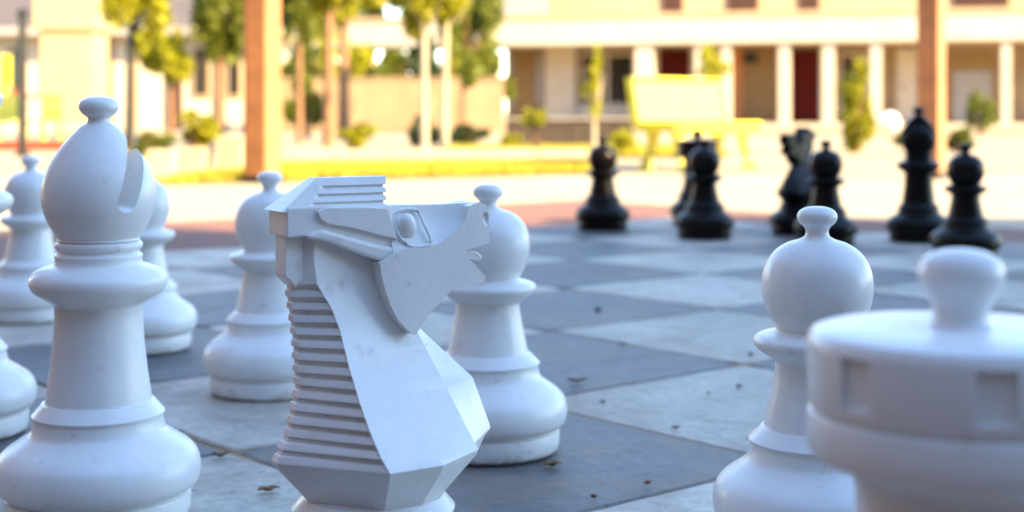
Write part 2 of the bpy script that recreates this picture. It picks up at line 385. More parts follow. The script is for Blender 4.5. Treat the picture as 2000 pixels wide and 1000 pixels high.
KP = .000545; CA, SA = .913, .418
KX0, KY0 = (730-1000)/F*1.553, 1.553
def kpt(x, y, w):
    """photograph point on the knight's near side, half width w -> (forward, up) in the knight's own frame"""
    ca, sa = math.cos(R(30)), math.sin(R(30)); mm = (x-1000)/F; Y = -w*KP
    X = (mm*(KY0+Y*ca)-KX0+Y*sa)/(ca-mm*sa)
    return X, H-(y-HY)/F*(KY0+X*sa+Y*ca)
def extrude(name, pts, w0, w1, m, parent, bevel=.002, wf=None, smooth=None, side=-1, conv=None):
    """side profile extruded from half width w0 to w1 (pixels); w0=None: through both sides"""
    bm = bmesh.new()
    cw = conv if conv is not None else w1
    def wid(x, w): return w*(wf(x) if wf else 1)*KP
    if w0 is None: ys = lambda x: (-wid(x, w1), wid(x, w1))
    else: ys = lambda x: (side*w0*KP, side*wid(x, w1))
    A = []; B = []
    for x, y in pts:
        a, b = ys(x); X_, z_ = kpt(x, y, cw); A.append(bm.verts.new((X_, a, z_))); B.append(bm.verts.new((X_, b, z_)))
    n = len(pts)
    bm.faces.new(A); bm.faces.new(B[::-1])
    for k in range(n): bm.faces.new((A[k], B[k], B[(k+1)%n], A[(k+1)%n]))
    bmesh.ops.triangulate(bm, faces=[f for f in bm.faces if len(f.verts) > 4])
    return finish(bm, name, m, parent, smooth=smooth, bevel=bevel)
def lerp_table(tab, z):
    if z <= tab[0][0]: return tab[0][1:]
    for a, b in zip(tab, tab[1:]):
        if z <= b[0]:
            t = (z-a[0])/(b[0]-a[0]); return tuple(a[k]+(b[k]-a[k])*t for k in range(1, len(a)))
    return tab[-1][1:]
def ellipsoid(name, c, r, m, parent, rot=None, u=20, v=12):
    bm = bmesh.new(); bmesh.ops.create_uvsphere(bm, u_segments=u, v_segments=v, radius=1)
    Mx = Matrix.Translation(c) @ (rot or Matrix.Identity(4)) @ Matrix.Diagonal((*r, 1))
    bmesh.ops.transform(bm, matrix=Mx, verts=bm.verts); return finish(bm, name, m, parent, smooth=60)
def make_knight(m):
    root = bpy.data.objects.new('chess_knight', None); C.objects.link(root)
    tr, rr = .1335, .086
    seg_obj('plinth', [(0,.004),(tr*.76,.004),(tr*.78,.0),(tr*.83,.0008),(tr*.882,.006),(tr*.902,.014),(tr*.905,.032),(tr*.898,.0352),(tr*.868,.0375)], m, root, spline=False)
    seg_obj('foot', [(tr*.868,.0375),(tr*.875,.0400),(tr*.93,.0425),(tr*.978,.049),(tr,.058),(tr*.99,.070),(tr*.95,.080),(tr*.88,.089),(tr*.80,.096),(tr*.74,.101),(rr*1.03,.108),(rr*.98,.117),(rr*.985,.121)], m, root)
    seg_obj('ring', [(rr*.985,.121),(rr,.1215),(rr*1.005,.124),(.0745,.138),(.066,.139),(0,.139)], m, root, spline=False)
    # body: loft of an eleven sided section; mane facets carry horizontal ridges
    Rt = [(.184,-206,15),(.192,-200,15),(.211,-182,15),(.26,-162,15),(.315,-168,15),(.36,-180,15),(.42,-160,15)]
    S1 = [(.184,-55,192),(.198,-66,178),(.224,-78,152),(.25,-86,126),(.284,-93,92),(.318,-99,66),(.342,-112,54),(.37,-141,42),(.42,-140,36)]
    F1 = [(.184,176,104),(.306,84,26),(.37,22,20),(.42,10,20)]
    Kt = [(.184,248,0),(.192,262,0),(.25,220,0),(.306,106,0),(.37,30,0),(.42,20,0)]
    BU = [(.184,30),(.192,20),(.203,12),(.216,6),(.235,2),(.26,0),(.42,0)]
    def section(z, gr):
        r = lerp_table(Rt, z); s1 = lerp_table(S1, z); f1 = lerp_table(F1, z); bu = lerp_table(BU, z)[0]; s2 = (s1[0]+(f1[0]-s1[0])*.45+bu*.35, s1[1]+(f1[1]-s1[1])*.45+bu); k = lerp_table(Kt, z)
        rn = Vector((r[0], -r[1])); s = Vector((s1[0], -s1[1])); d = (s-rn); nrm = Vector((-d.y, d.x)).normalized()
        if nrm.x > 0: nrm = -nrm
        m1 = s-d*.03
        if gr: rn = rn-nrm*5*gr; m1 = s-d*(.03+.05*gr)-nrm*11*gr
        near = [Vector((f1[0],-f1[1])), Vector((s2[0],-s2[1])), s, m1, rn]
        pts = [Vector((k[0], 0))]+near+[Vector((p.x,-p.y)) for p in near[::-1]]
        return [(p.x*KP, p.y*KP) for p in pts]
    bm = bmesh.new(); rings = []
    dirs = section(.184, 0)
    low = [(x/math.hypot(x,y)*.071, y/math.hypot(x,y)*.071, .135) for x, y in dirs]
    rings.append([bm.verts.new(p) for p in low])
    rings.append([bm.verts.new((x*.975, y*.975, .178)) for x, y in dirs])
    nr = 14; z0, z1 = .184, .366
    zs = []
    for k in range(nr):
        a = z0+(z1-z0)*k/nr; st = (z1-z0)/nr
        zs += [(a, 0), (a+st*.12, .04), (a+st*.50, .42), (a+st*.56, 1), (a+st*.93, 1)]
    zs += [(z1, 0), (.39, 0), (.42, 0)]
    for z, gr in zs: rings.append([bm.verts.new((x, y, z)) for x, y in section(z, gr)])
    n = 11
    for a, b in zip(rings, rings[1:]):
        for k in range(n): bm.faces.new((a[k], a[(k+1)%n], b[(k+1)%n], b[k]))
    bm.faces.new(rings[0][::-1]); bm.faces.new(rings[-1])
    finish(bm, 'body', m, root, smooth=16, bevel=.0013)
    # skull, crest column at the back of the neck
    extrude('skull', [(560,409),(640,404),(765,404),(772,470),(766,500),(744,506),(690,488),(640,470),(600,465),(560,468)], None, 48, m, root, bevel=.002)
    extrude('crest', [(557,464),(591,464),(592,552),(577,566),(557,545)], None, 27, m, root, bevel=.0025)
    # forelock block with grooved flanks
    bm = bmesh.new(); lv = []
    nb = 4
    for k in range(nb):
        for dt, g_ in ((0,0),(.45,0),(.70,1),(.98,1)) if k < nb-1 else ((0,0),(.5,0),(1,0)):
            lv.append(((k+dt)/nb, g_))
    rr_ = []
    for t, g_ in lv:
        w = 46+(17-46)*t-(4.5 if g_ else 0); fx = 6+12*t-(4 if g_ else 0); bx = -208+80*t; mx = -150+50*t
        z = H-(409+(348-409)*t-HY)*KP*.99
        wb = 48+(17-48)*t
        q = [(fx,-w),(mx,-w),(mx-9,-wb),(bx,-wb),(bx,wb),(mx-9,wb),(mx,w),(fx,w)]
        rr_.append([bm.verts.new((x*KP, y*KP, z)) for x, y in q])
    for a, b in zip(rr_, rr_[1:]):
        for k in range(8): bm.faces.new((a[k], a[(k+1)%8], b[(k+1)%8], b[k]))
    bm.faces.new(rr_[0][::-1]); bm.faces.new(rr_[-1])
    finish(bm, 'forelock', m, root, smooth=18, bevel=.0012)
    # jaw and muzzle plate
    def wf(x): return 1-.34*max(0, (x-790)/170)
    mz = extrude('muzzle', [(768,494),(800,485),(838,482),(862,476),(882,465),(900,447),(912,428),(917,406),(936,398),(950,401),(959,412),(960,478),(936,485),(912,491),(907,499),(930,520),(952,544),(951,552),(930,560),(885,566),(870,572),(838,612),(806,656),(790,646),(772,626),(757,598),(746,566),(739,536),(736,516)], None, 66, m, root, wf=wf, bevel=0, conv=52)
    cuts = []
    for sd in (-1, 1):
        cuts.append(ellipsoid('cutter', Vector((kpt(950,431,44)[0], sd*47*KP, kpt(950,431,44)[1])), (9*KP, 9*KP, 16*KP), m, None, rot=Matrix.Rotation(R(-15), 4, 'Y')))
    for c in cuts:
        md = mz.modifiers.new('cut', 'BOOLEAN'); md.object = c; md.operation = 'DIFFERENCE'; md.solver = 'EXACT'
    bpy.context.view_layer.update()
    me = bpy.data.meshes.new_from_object(mz.evaluated_get(bpy.context.evaluated_depsgraph_get()))
    mz.modifiers.clear(); mz.data = me
    for c in cuts: bpy.data.objects.remove(c)
    for p in me.polygons: p.use_smooth = True
    me.set_sharp_from_angle(angle=R(28))
    b = mz.modifiers.new('bevel', 'BEVEL'); b.width = .0018; b.segments = 2; b.limit_method = 'ANGLE'; b.angle_limit = R(30)
    # nose bridge with scooped flanks
    top = [(757,403),(795,403),(830,403),(865,402),(900,400),(924,399)]
    low = [(764,502),(795,487),(835,484),(872,473),(905,444),(926,404)]
    bm = bmesh.new(); rr_ = []
    for k, (t, l_) in enumerate(zip(top, low)):
        wl_ = 63*wf(l_[0]); wt = 27-3*k if k < 5 else 26
        row = []
        q0 = kpt(*l_, 52); q1 = kpt(*t, 24); P0 = Vector((q0[0], -wl_*KP, q0[1])); P1 = Vector((q1[0], -wt*KP, q1[1]))
        for q in range(6):
            u = q/5; p = P0.lerp(P1, u); sag = math.sin(math.pi*u)*(7 if 1 < k < 5 else 3)*KP
            row.append(Vector((p.x, p.y+sag, p.z-sag*.35)))
        row = row+[Vector((p.x, -p.y, p.z)) for p in row[::-1]]
        rr_.append([bm.verts.new(p) for p in row])
    nn = 12
    for a, b in zip(rr_, rr_[1:]):
        for k in range(nn): bm.faces.new((a[k], a[(k+1)%nn], b[(k+1)%nn], b[k]))
    bm.faces.new(rr_[0][::-1]); bm.faces.new(rr_[-1])
    finish(bm, 'nose_bridge', m, root, smooth=30)
    extrude('tongue', [(900,497),(928,493),(942,496),(951,505),(948,514),(930,510),(908,506)], None, 26, m, root, bevel=.002, conv=44)
    for sd in (-1, 1):
        e = extrude('ear', [(620,416),(640,408),(700,407),(757,409),(768,440),(775,470),(748,464),(690,449),(640,441),(626,432)], 36, 56, m, root, bevel=.0035, side=sd, conv=54)
        extrude('lower_fold', [(596,463),(628,450),(690,468),(740,482),(772,486),(768,504),(744,514),(690,496),(640,476),(604,469)], 36, 57, m, e, bevel=.0035, side=sd, conv=54)
        ey = ellipsoid('eye', Vector((kpt(794,447,45)[0], sd*43*KP, kpt(794,447,45)[1])), (22*KP, 17*KP, 29*KP), m, root, rot=Matrix.Rotation(R(sd*-18), 4, 'X') @ Matrix.Rotation(R(-12), 4, 'Y'))
        bm = bmesh.new()
        fr = [(764,420),(785,412),(812,414),(826,442),(838,474),(820,483),(796,482),(778,466),(768,440)]
        pts = []
        for x, y in fr:
            u = (y-405)/80; w = 28+(61-28)*u; q = kpt(x, y, 24+28*u); pts.append(Vector((q[0], sd*(w+.3)*KP, q[1])))
        sm = []; L = len(pts)
        for a_ in range(L):
            for t_ in (0, .33, .67):
                p0, p1, p2, p3 = [pts[(a_+b_) % L] for b_ in (-1, 0, 1, 2)]
                sm.append(.5*((2*p1)+(p2-p0)*t_+(2*p0-5*p1+4*p2-p3)*t_*t_+(3*p1-p0-3*p2+p3)*t_**3))
        sm += sm[:2]; tube(bm, sm, [3.2*KP]*len(sm), 8, cap=False)
        finish(bm, 'eyelid', m, ey, smooth=60)
    return root
def dup(root, loc, rz, label, group, mtl=None, sc=1.0):
    r = root.copy(); C.objects.link(r); r.location = loc; r.rotation_euler = (0,0,rz); r.scale = (sc,)*3
    def cp(src, par):
        for ch in [o for o in ALL if o.parent == src]:
            c = ch.copy(); C.objects.link(c); c.parent = par
            if mtl:
                key = (ch.data.name, mtl.name)
                if key not in MC: d = ch.data.copy(); d.materials.clear(); d.materials.append(mtl); MC[key] = d
                c.data = MC[key]
            cp(ch, c)
    cp(root, r); tag(r, label, 'chess piece', group); return r
MC = {}
def place(root, loc, rz, label, group):
    root.location = loc; root.rotation_euler = (0,0,rz); tag(root, label, 'chess piece', group)
def gp(x, Zd): return Vector(((x-1000)/F*Zd, Zd, .0015))

pawn = make_pawn(M_white); bishop = make_bishop(M_white); queen = make_queen(M_white); rook = make_rook(M_white); knight = make_knight(M_white)
ALL = list(bpy.data.objects)
GW, GB = 'white garden chess pieces', 'black garden chess pieces'
place(pawn, gp(953, 2.343), .3, 'white pawn just behind the nose of the white knight', GW)
dup(pawn, gp(527, 2.834), 1.1, 'white pawn standing between the white bishop and the white knight', GW)
dup(pawn, gp(1596, 1.79), 2.0, 'large white pawn beside the blurred white rook at the right', GW)
dup(pawn, gp(274, 3.34), .7, 'white pawn mostly hidden behind the white bishop, base showing at its right', GW)
dup(pawn, gp(60, 3.82), .2, 'small far white pawn left of the bishop, nearest the black pole', GW)
place(bishop, gp(193, 1.951), 0, 'tall white bishop with a slotted mitre and knob, at left front', GW)
place(queen, gp(-90, 2.465), 0, 'white queen cut off by the left edge, only its base side showing', GW)
place(rook, gp(1877, .918), 0, 'blurred white rook with notched drum and round knob, closest at right', GW)
place(knight, gp(730, 1.553), R(30), 'white knight facing right with ridged mane, in focus at centre', GW)
be = math.atan2(-E1.y, -E1.x)
dup(pawn, gp(1177, 6.74), .5, 'leftmost black pawn, standing alone on the far side', GB, M_black)
dup(pawn, gp(1376, 6.27), .9, 'black pawn in front of the black rook, below the bench', GB, M_black)
dup(pawn, gp(1613, 5.95), 1.5, 'black pawn beside the black knight, behind the white pawn\'s finial', GB, M_black)
dup(pawn, gp(1886, 5.36), 2.4, 'rightmost and nearest black pawn, above the white rook', GB, M_black)
dup(rook, gp(1362, 7.05), .4, 'black rook hidden behind a black pawn below the bench', GB, M_black)
dup(knight, gp(1560, 6.5), be+.15, 'black knight facing left behind a black pawn', GB, M_black)
dup(bishop, gp(1794, 6.12), be, 'tall black bishop in front of the right timber post', GB, M_black)

# ------------------------------------------------------------------ litter on the board
def leaf(x, y, L, W, rz, m, label, curl=.3, name='dry_leaf'):
    Zd = gz(y); bm = bmesh.new(); n = 7; rows = []
    for k in range(n+1):
        t = k/n; w = W*math.sin(math.pi*min(1, t*.93+.05))**.8; xx = (t-.5)*L; zz = .004+curl*L*(t-.5)**2+.0015*math.sin(t*9)
        rows.append([bm.verts.new((xx, -w, zz+.5*w)), bm.verts.new((xx, 0, zz)), bm.verts.new((xx, w, zz+.35*w))])
    for a, b in zip(rows, rows[1:]):
        for k in range(2): bm.faces.new((a[k], a[k+1], b[k+1], b[k]))
    o = finish(bm, name, m, smooth=60); sd = o.modifiers.new('thick', 'SOLIDIFY'); sd.thickness = .0012
    o.location = gp(x, Zd)+Vector((0,0,.0005)); o.rotation_euler = (0,0,rz); return tag(o, label, 'leaf', 'dry leaves on the board')
leaf(430, 897, .028, .008, .2, M_leafbrn, 'dark brown curled leaf to the right of the white bishop', .5)
leaf(525, 964, .032, .010, .5, M_leafdry, 'flat tan leaf fragment at the foot of the white knight', .1)
leaf(1127, 750, .042, .011, .15, M_leafdry, 'yellow brown leaf right of the white pawn', .35)
leaf(1264, 951, .014, .005, .9, M_leafdry, 'tiny reddish leaf lying on the joint between pavers', .4)
leaf(1080, 915, .030, .012, .5, M_leafdry, 'flat tan patch painted for warm reflected light by the base of a white pawn', .05)  # warm reflected light laid in as a flat tan shape
leaf(350, 852, .020, .006, 1.2, M_leafbrn, 'small brown leaf scrap by the joint right of the bishop foot', .3)
leaf(1320, 842, .016, .006, .3, M_leafdry, 'small tan leaf scrap on the dark paver edge', .3)
leaf(1215, 676, .022, .007, -.4, M_leafbrn, 'thin brown leaf scrap on the far grey paver', .3)
leaf(1160, 978, .013, .004, 1.9, M_leafbrn, 'tiny dark leaf scrap near the bottom of the picture', .2)
def grit(x, y, r, label):
    bm = bmesh.new(); bmesh.ops.create_icosphere(bm, subdivisions=2, radius=r)
    rnd = random.Random(int(x))
    for v in bm.verts: v.co *= rnd.uniform(.8,1.2); v.co.z = max(v.co.z*.6, -r*.3)
    o = finish(bm, 'pebble', M_stonebit, smooth=60); o.location = gp(x, gz(y))+Vector((0,0,r*.3)); tag(o, label, 'pebble', 'bits of grit on the board')
grit(1168, 608, .010, 'dark bit of grit in the middle of a grey paver')
grit(1443, 757, .0055, 'dark bit of grit on the pale paver, nearest the white pawn')
grit(1384, 770, .004, 'small bit of grit at the centre of the pale paver')
grit(1177, 787, .005, 'small bit of grit at the left corner of the pale paver')
grit(1466, 694, .006, 'bit of grit beside the collar of the large white pawn')

# ------------------------------------------------------------------ timber posts
def post(x, yb, wpx, label, Zd=None, dark=True, rz=-.48):
    Zd = Zd or gz(yb); w = wpx/F*Zd
    p = px(x, yb, Zd); root = thing('timber_post', label, 'post', (p.x, p.y, -.02), rz, 'pergola posts')
    boxo('shaft', (-w*.36, w*.36, -w*.36, w*.36, .05, 3.3), M_wood, root, bevel=.01)
    boxo('shoe', (-w*.40, w*.40, -w*.40, w*.40, 0, .06), M_black2, root, bevel=.005)
    if dark: boxo('dark_strip', (-w*.36-.05, -w*.36-.002, -w*.2, w*.2, .06, 3.25), M_strip, root, bevel=.006)  # narrow darker strip along one side of the shaft
    boxo('cap', (-w*.45, w*.45, -w*.45, w*.45, 3.3, 3.38), M_wood, root, bevel=.01)
    return root
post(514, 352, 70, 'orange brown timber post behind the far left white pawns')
post(1819, 344, 60, 'orange brown timber post behind the black bishop', dark=False, rz=-.62)

# ------------------------------------------------------------------ verandah building
A0 = Vector((-6.82, 44.2, 0)); A1 = Vector((12.47, 39.5, 0))
bdir = (A1-A0).normalized(); bang = math.atan2(bdir.y, bdir.x)
bl = thing('verandah_building', 'long cream building with flat canopy, white columns and dark red doors', 'building', A0, bang)
def bs(x, off=0):
    """photograph column -> distance along the facade, on a line 'off' metres behind the canopy edge"""
    nrm = Vector((-bdir.y, bdir.x, 0)); o0 = A0+nrm*off
    d = Vector(((x-1000)/F, 1, 0)); den = d.x*bdir.y-d.y*bdir.x
    t = (o0.x*bdir.y-o0.y*bdir.x)/den
    return (d*t-o0).dot(bdir)
def bz(x, y, off=0):
    nrm = Vector((-bdir.y, bdir.x, 0)); s_ = bs(x, off); Zd = (A0+nrm*off+bdir*s_).y
    return H-(y-HY)/F*Zd
VO = 1.7
L1_ = bs(2060); xw = bs(985, VO)
boxo('canopy', (0, L1_+8, 0, VO+1.2, 2.47, 3.30), M_whitew, bl, bevel=.03)
boxo('canopy_trim', (-.03, L1_+8, -.05, 0.02, 3.22, 3.36), M_cream, bl)
boxo('wall', (xw, L1_+8, VO+.25, VO+.5, 0, 3.3), M_dimcream, bl)  # shade under the canopy is put into this wall's colour
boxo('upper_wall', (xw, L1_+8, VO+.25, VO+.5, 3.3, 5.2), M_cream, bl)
boxo('floor_slab', (xw-.4, L1_+8, .1, VO+.25, 0, .22), M_pot, bl, bevel=.02)
boxo('rear_wall', (xw, L1_+8, VO+6, VO+6.2, 0, 5.2), M_cream, bl)
boxo('roof', (xw-.3, L1_+8.3, VO-.1, VO+6.5, 5.2, 5.45), M_roof, bl)
def wallp(name, x0, x1, y0, y1, m, proud=.06, parent=bl, off=VO):
    a, b = bs(x0, off), bs(x1, off); z1_, z0_ = bz((x0+x1)/2, y0, off), bz((x0+x1)/2, y1, off)
    return boxo(name, (a, b, off+.25-proud, off+.249, max(z0_, .0), z1_), m, parent)
def window(x0, x1, y0, y1):
    w = wallp('window', x0, x1, y0, y1, M_whitew, .05)
    wallp('pane', x0+5, x1-5, y0+5, y1-5, M_glass, .056, w)
    wallp('curtain', x0+8, (x0+x1)/2-5, y0+8, y1-8, M_brown, .060, w)
    wallp('mullion', (x0+x1)/2-3, (x0+x1)/2+3, y0+5, y1-5, M_whitew, .075, w)
def door(x0, x1, y0, y1, m=M_reddoor):
    d = wallp('door', x0, x1, y0, y1, m, .06)
    wallp('frame', x0-6, x0-.5, y0-5, y1, M_whitew, .09, d); wallp('frame', x1+.5, x1+6, y0-5, y1, M_whitew, .09, d)
    wallp('handle', x0+5, x0+9, (y0+y1)/2, (y0+y1)/2+6, M_black2, .1, d)
wallp('shutter', 988, 1001, 108, 215, M_grey, .06); wallp('shutter', 1044, 1060, 105, 205, M_grey, .06)
wallp('panel', 1003, 1042, 100, 232, M_tan, .04)
wallp('white_bay', 1066, 1124, 92, 236, M_whitew, .35)
window(1130, 1238, 104, 206)
wallp('sill', 1126, 1242, 207, 232, M_whitew, .2)
door(1286, 1346, 96, 238)
wallp('orange_jamb', 1430, 1449, 92, 238, M_orangep, .08)
wallp('tan_panel', 1450, 1516, 92, 238, M_tan, .05)
wallp('wall_lamp', 1450, 1478, 104, 122, M_black2, .14)
door(1545, 1600, 96, 238)
window(1640, 1698, 104, 220)
door(1757, 1788, 96, 238, M_whitew)
wallp('porch_panel', 1852, 1948, 108, 240, M_tan, .05)
wallp('porch_lattice', 1862, 1938, 138, 240, M_grey, .09)
for x0, x1 in ((1240,1276),(1356,1376),(1408,1428),(1520,1543),(1606,1630),(1700,1722),(1955,1975)):
    a, b = bs(x0, .15), bs(x1, .15); boxo('column', (a, b, .12, .12+min(b-a, .4), .0, 2.46), M_whitew, bl, bevel=.015)
for x0, x1 in ((1292,1332),(1420,1480),(1862,1972),(1560,1600)):
    a, b = bs(x0, VO), bs(x1, VO); boxo('upper_window', (a, b, VO+.19, VO+.249, 3.42, 4.7), M_brown, bl)
boxo('upper_bay', (bs(985,VO), bs(1066,VO), VO-.1, VO+.249, 3.31, 5.2), M_grey, bl)
# open walkway columns at the left of the canopy
for x0 in (600, 716, 948):
    a = bs(x0, .15); boxo('column', (a, a+.22, .15, .37, 0, 2.46), M_cream, bl, bevel=.01)

# cream boundary wall seen under the canopy, far left wall and house
def wallthing(name, label, cat, x0, x1, ytop, Zd, m, thick=.25, y0=0, group=None, cap=None):
    a, b = (x0-1000)/F*Zd, (x1-1000)/F*Zd; zt = H-(ytop-HY)/F*Zd
    root = thing(name, label, cat, (a, Zd, y0), 0, group)
    n = max(1, round((b-a)/2.2)); s_ = (b-a)/n
    for k in range(n):
        boxo('panel', (k*s_+.006, (k+1)*s_-.006, 0, thick, 0, zt-y0), m, root, bevel=.01)
    boxo('coping', (-.05, b-a+.05, -.04, thick+.04, zt-y0, zt-y0+.07), cap or m, root, bevel=.01)
    return root
wallthing('boundary_wall', 'cream garden wall seen under the long canopy behind the trees', 'wall', 540, 985, 156, 40.5, M_dimcream)
wallthing('boundary_wall', 'pale boundary wall at the far left behind the black pole', 'wall', -160, 92, 190, 36, M_whitew, cap=M_red)

pl = thing('plinth_planter', 'dark stone planter wall below the white bay window', 'wall', px(988,286,gz(286)), 0)
Zp = gz(286)
for k in range(6):
    w = (1240-990)/F*Zp/6
    boxo('stone', (k*w+.004, (k+1)*w-.004, 0, .3, -.1, .40+.01*(k%2)), M_plinth, pl, bevel=.015)
boxo('coping', (-.03, 6*w+.03, -.04, .34, .415, .45), M_grey, pl, bevel=.008)

# cream pillar and grey roofed house at the left
Zq = 38
cp_ = thing('gate_pillar', 'massive cream rendered pillar at left behind the white bishop', 'pillar', px(146, 256, Zq).to_2d().to_3d(), 0)
w = 52/F*Zq
boxo('shaft', (-w, w, -w, w, 0, 2.62), M_cream, cp_, bevel=.04)
boxo('capital', (-w*1.2, w*1.2, -w*1.2, w*1.2, 2.62, 4.2), M_cream, cp_, bevel=.05)
boxo('base', (-w*1.1, w*1.1, -w*1.1, w*1.1, 0, .22), M_pot, cp_, bevel=.03)
Zh = 44
hs = thing('grey_roof_house', 'white walled house with low grey roof behind the left trees', 'house', ((-140-1000)/F*Zh, Zh, 0), 0)
def hx(x): return (x+140)/F*Zh
def hz(y): return H-(y-HY)/F*Zh
boxo('wall', (0, hx(560), .3, .6, 0, hz(66)), M_whitew, hs)
bm = bmesh.new(); Lh = hx(560)+.4
v = [bm.verts.new(p) for p in [(-.4,-.5,hz(68)),(Lh,-.5,hz(68)),(Lh,4.5,hz(-40)),(-.4,4.5,hz(-40)),(-.4,-.5,hz(60)),(Lh,-.5,hz(60)),(Lh,4.5,hz(-50)),(-.4,4.5,hz(-50))]]
for f in ((0,1,2,3),(4,7,6,5),(0,4,5,1),(1,5,6,2),(2,6,7,3),(3,7,4,0)): bm.faces.new([v[i] for i in f])
finish(bm, 'roof', M_roof, hs)
boxo('fascia', (-.4, Lh, -.56, -.51, hz(70), hz(55)), M_grey, hs)
for x0, x1, m_ in ((322,352,M_brown),(206,216,M_tan),(250,262,M_tan),(78,92,M_brown),(418,430,M_tan)):
    boxo('door' if m_ is M_brown else 'post', (hx(x0), hx(x1), .2, .29, 0, hz(72)), m_, hs)
for x0, x1 in ((-60,-10),(10,40),(372,408),(440,470)):
    f_ = boxo('window', (hx(x0), hx(x1), .22, .29, hz(190), hz(90)), M_cream, hs); boxo('pane', (hx(x0+5), hx(x1-5), .20, .219, hz(185), hz(95)), M_glass, f_)

# ------------------------------------------------------------------ bench
Zb = 14.4
bp_ = px(1385, 326, Zb); bn = thing('garden_bench', 'white and yellow concrete bench gleaming in the sun', 'bench', (bp_.x-.12, Zb, -.02), R(45))
# local: +x along the bench, -y its front
LB = 1.40
boxo('seat', (-LB/2, LB/2, -.24, .18, .40, .455), M_bwhite, bn, bevel=.02)
boxo('seat_edge', (-LB/2-.012, LB/2+.012, -.268, -.243, .345, .466), M_yellow, bn, bevel=.008)
for sd in (-1, 1): boxo('seat_edge', (sd*(LB/2+.003) if sd > 0 else -LB/2-.022, LB/2+.022 if sd > 0 else -LB/2-.003, -.24, .18, .385, .462), M_yellow, bn, bevel=.006)
Mb = Matrix.Translation((0,.20,.46)) @ Matrix.Rotation(R(-10), 4, 'X')
boxo('backrest', (-LB/2, LB/2, -.025, .025, .0, .40), M_bwhite, bn, bevel=.015, M=Mb)
boxo('back_edge', (-LB/2-.03, LB/2+.03, -.036, .036, .403, .445), M_yellow, bn, bevel=.008, M=Mb)
boxo('back_edge', (-LB/2-.03, LB/2+.03, -.033, .033, -.035, -.003), M_yellow, bn, bevel=.008, M=Mb)
for sd in (-1, 1): boxo('back_edge', (sd*LB/2+(.003 if sd>0 else -.03), sd*LB/2+(.03 if sd>0 else -.003), -.033, .033, -.003, .403), M_yellow, bn, bevel=.008, M=Mb)
for sx in (-.52, .52):
    for sy, dy in ((-.19,-.05),(.14,.06)):
        bm = bmesh.new(); tube(bm, [(sx,sy,.40),(sx,sy-dy*.2,.30),(sx,sy+dy*.3,.18),(sx,sy+dy*1.1,.06),(sx,sy+dy*1.6,.0)], [.085,.062,.052,.062,.090], 12)
        finish(bm, 'leg', M_bwhite, bn, smooth=50)

# ------------------------------------------------------------------ vegetation
def leaf_cloud(bm, blobs, n, size, rnd):
    tot = sum(b[3]*b[4]*b[5] for b in blobs)
    for (cx, cy, cz, rx, ry, rz) in blobs:
        k = max(8, int(n*rx*ry*rz/tot))
        for _ in range(k):
            d = Vector((rnd.gauss(0,1), rnd.gauss(0,1), rnd.gauss(0,1))).normalized()*(rnd.random()**.45)
            p = Vector((cx+d.x*rx, cy+d.y*ry, cz+d.z*rz))
            nrm = Vector((rnd.gauss(0,1), rnd.gauss(0,1), rnd.gauss(0,1)+.4)).normalized()
            a = nrm.orthogonal().normalized(); a.rotate(Matrix.Rotation(rnd.uniform(0,6.28), 3, nrm)); b = nrm.cross(a)
            s = size*rnd.uniform(.6,1.3)
            q = [bm.verts.new(p+a*s), bm.verts.new(p+b*s*.45), bm.verts.new(p-a*s), bm.verts.new(p-b*s*.45)]
            bm.faces.new(q)
def leaves_obj(name, blobs, n, size, m, parent, seed):
    bm = bmesh.new(); leaf_cloud(bm, blobs, n, size, random.Random(seed))
    me = bpy.data.meshes.new(name); bm.to_mesh(me); bm.free(); me.materials.append(m); return link(bpy.data.objects.new(name, me), parent)
def scatter_blobs(c, r, k, br, seed):
    rnd = random.Random(seed); out = []
    for _ in range(k):
        d = Vector((rnd.gauss(0,1), rnd.gauss(0,1), rnd.gauss(0,1))).normalized()*(rnd.random()**.4)
        s = rnd.uniform(.22,.50); e = rnd.uniform(.7,1.2)
        out.append((c[0]+d.x*r[0], c[1]+d.y*r[1], c[2]+d.z*r[2], s*r[0]*e, s*r[1]*e, s*r[2]))
    return out
def tree(label, x, Zd, trunk_px, crown, m, seed, mt=None, n=2600, leafsz=.10, lean=0, group='trees in the garden', name='garden_tree', k=14):
    """crown: (x0,x1,y0,y1) in the photograph at depth Zd"""
    rnd = random.Random(seed); X = (x-1000)/F*Zd
    root = thing(name, label, 'tree', (X, Zd, -.03), 0, group)
    x0, x1, y0, y1 = crown; cx = ((x0+x1)/2-1000)/F*Zd-X; rx = (x1-x0)/2/F*Zd; zt = H-(y0-HY)/F*Zd; zb = H-(y1-HY)/F*Zd
    cz = (zt+zb)/2; rz = (zt-zb)/2; r = trunk_px/2/F*Zd
    bm = bmesh.new(); tp = [(0,0,0),(cx*.02+lean*.3,0,zb*.4),(cx*.06+lean,0,zb*.95),(cx*.6,0,cz)]
    tube(bm, tp, [r*1.25,r,r*.85,r*.4], 10)
    for b in range(6):
        a = rnd.uniform(0,6.28); q = rnd.uniform(.55,1); zz = zb*.85+(cz-zb)*q*.6
        tube(bm, [(cx*.5,0,zz),(cx*.7+math.cos(a)*rx*.4,math.sin(a)*rx*.4,zz+rz*.4),(cx+math.cos(a)*rx*.75,math.sin(a)*rx*.75,cz+rz*rnd.uniform(-.2,.6))], [r*.45,r*.28,r*.1], 6)
    finish(bm, 'trunk', mt or M_trunk, root, smooth=60)
    leaves_obj('crown', scatter_blobs((cx,0,cz), (rx*.88,rx*.88,rz*.9), int(k*1.4), min(rx,rz)*.38, seed), n, leafsz, m, root, seed)
    return root
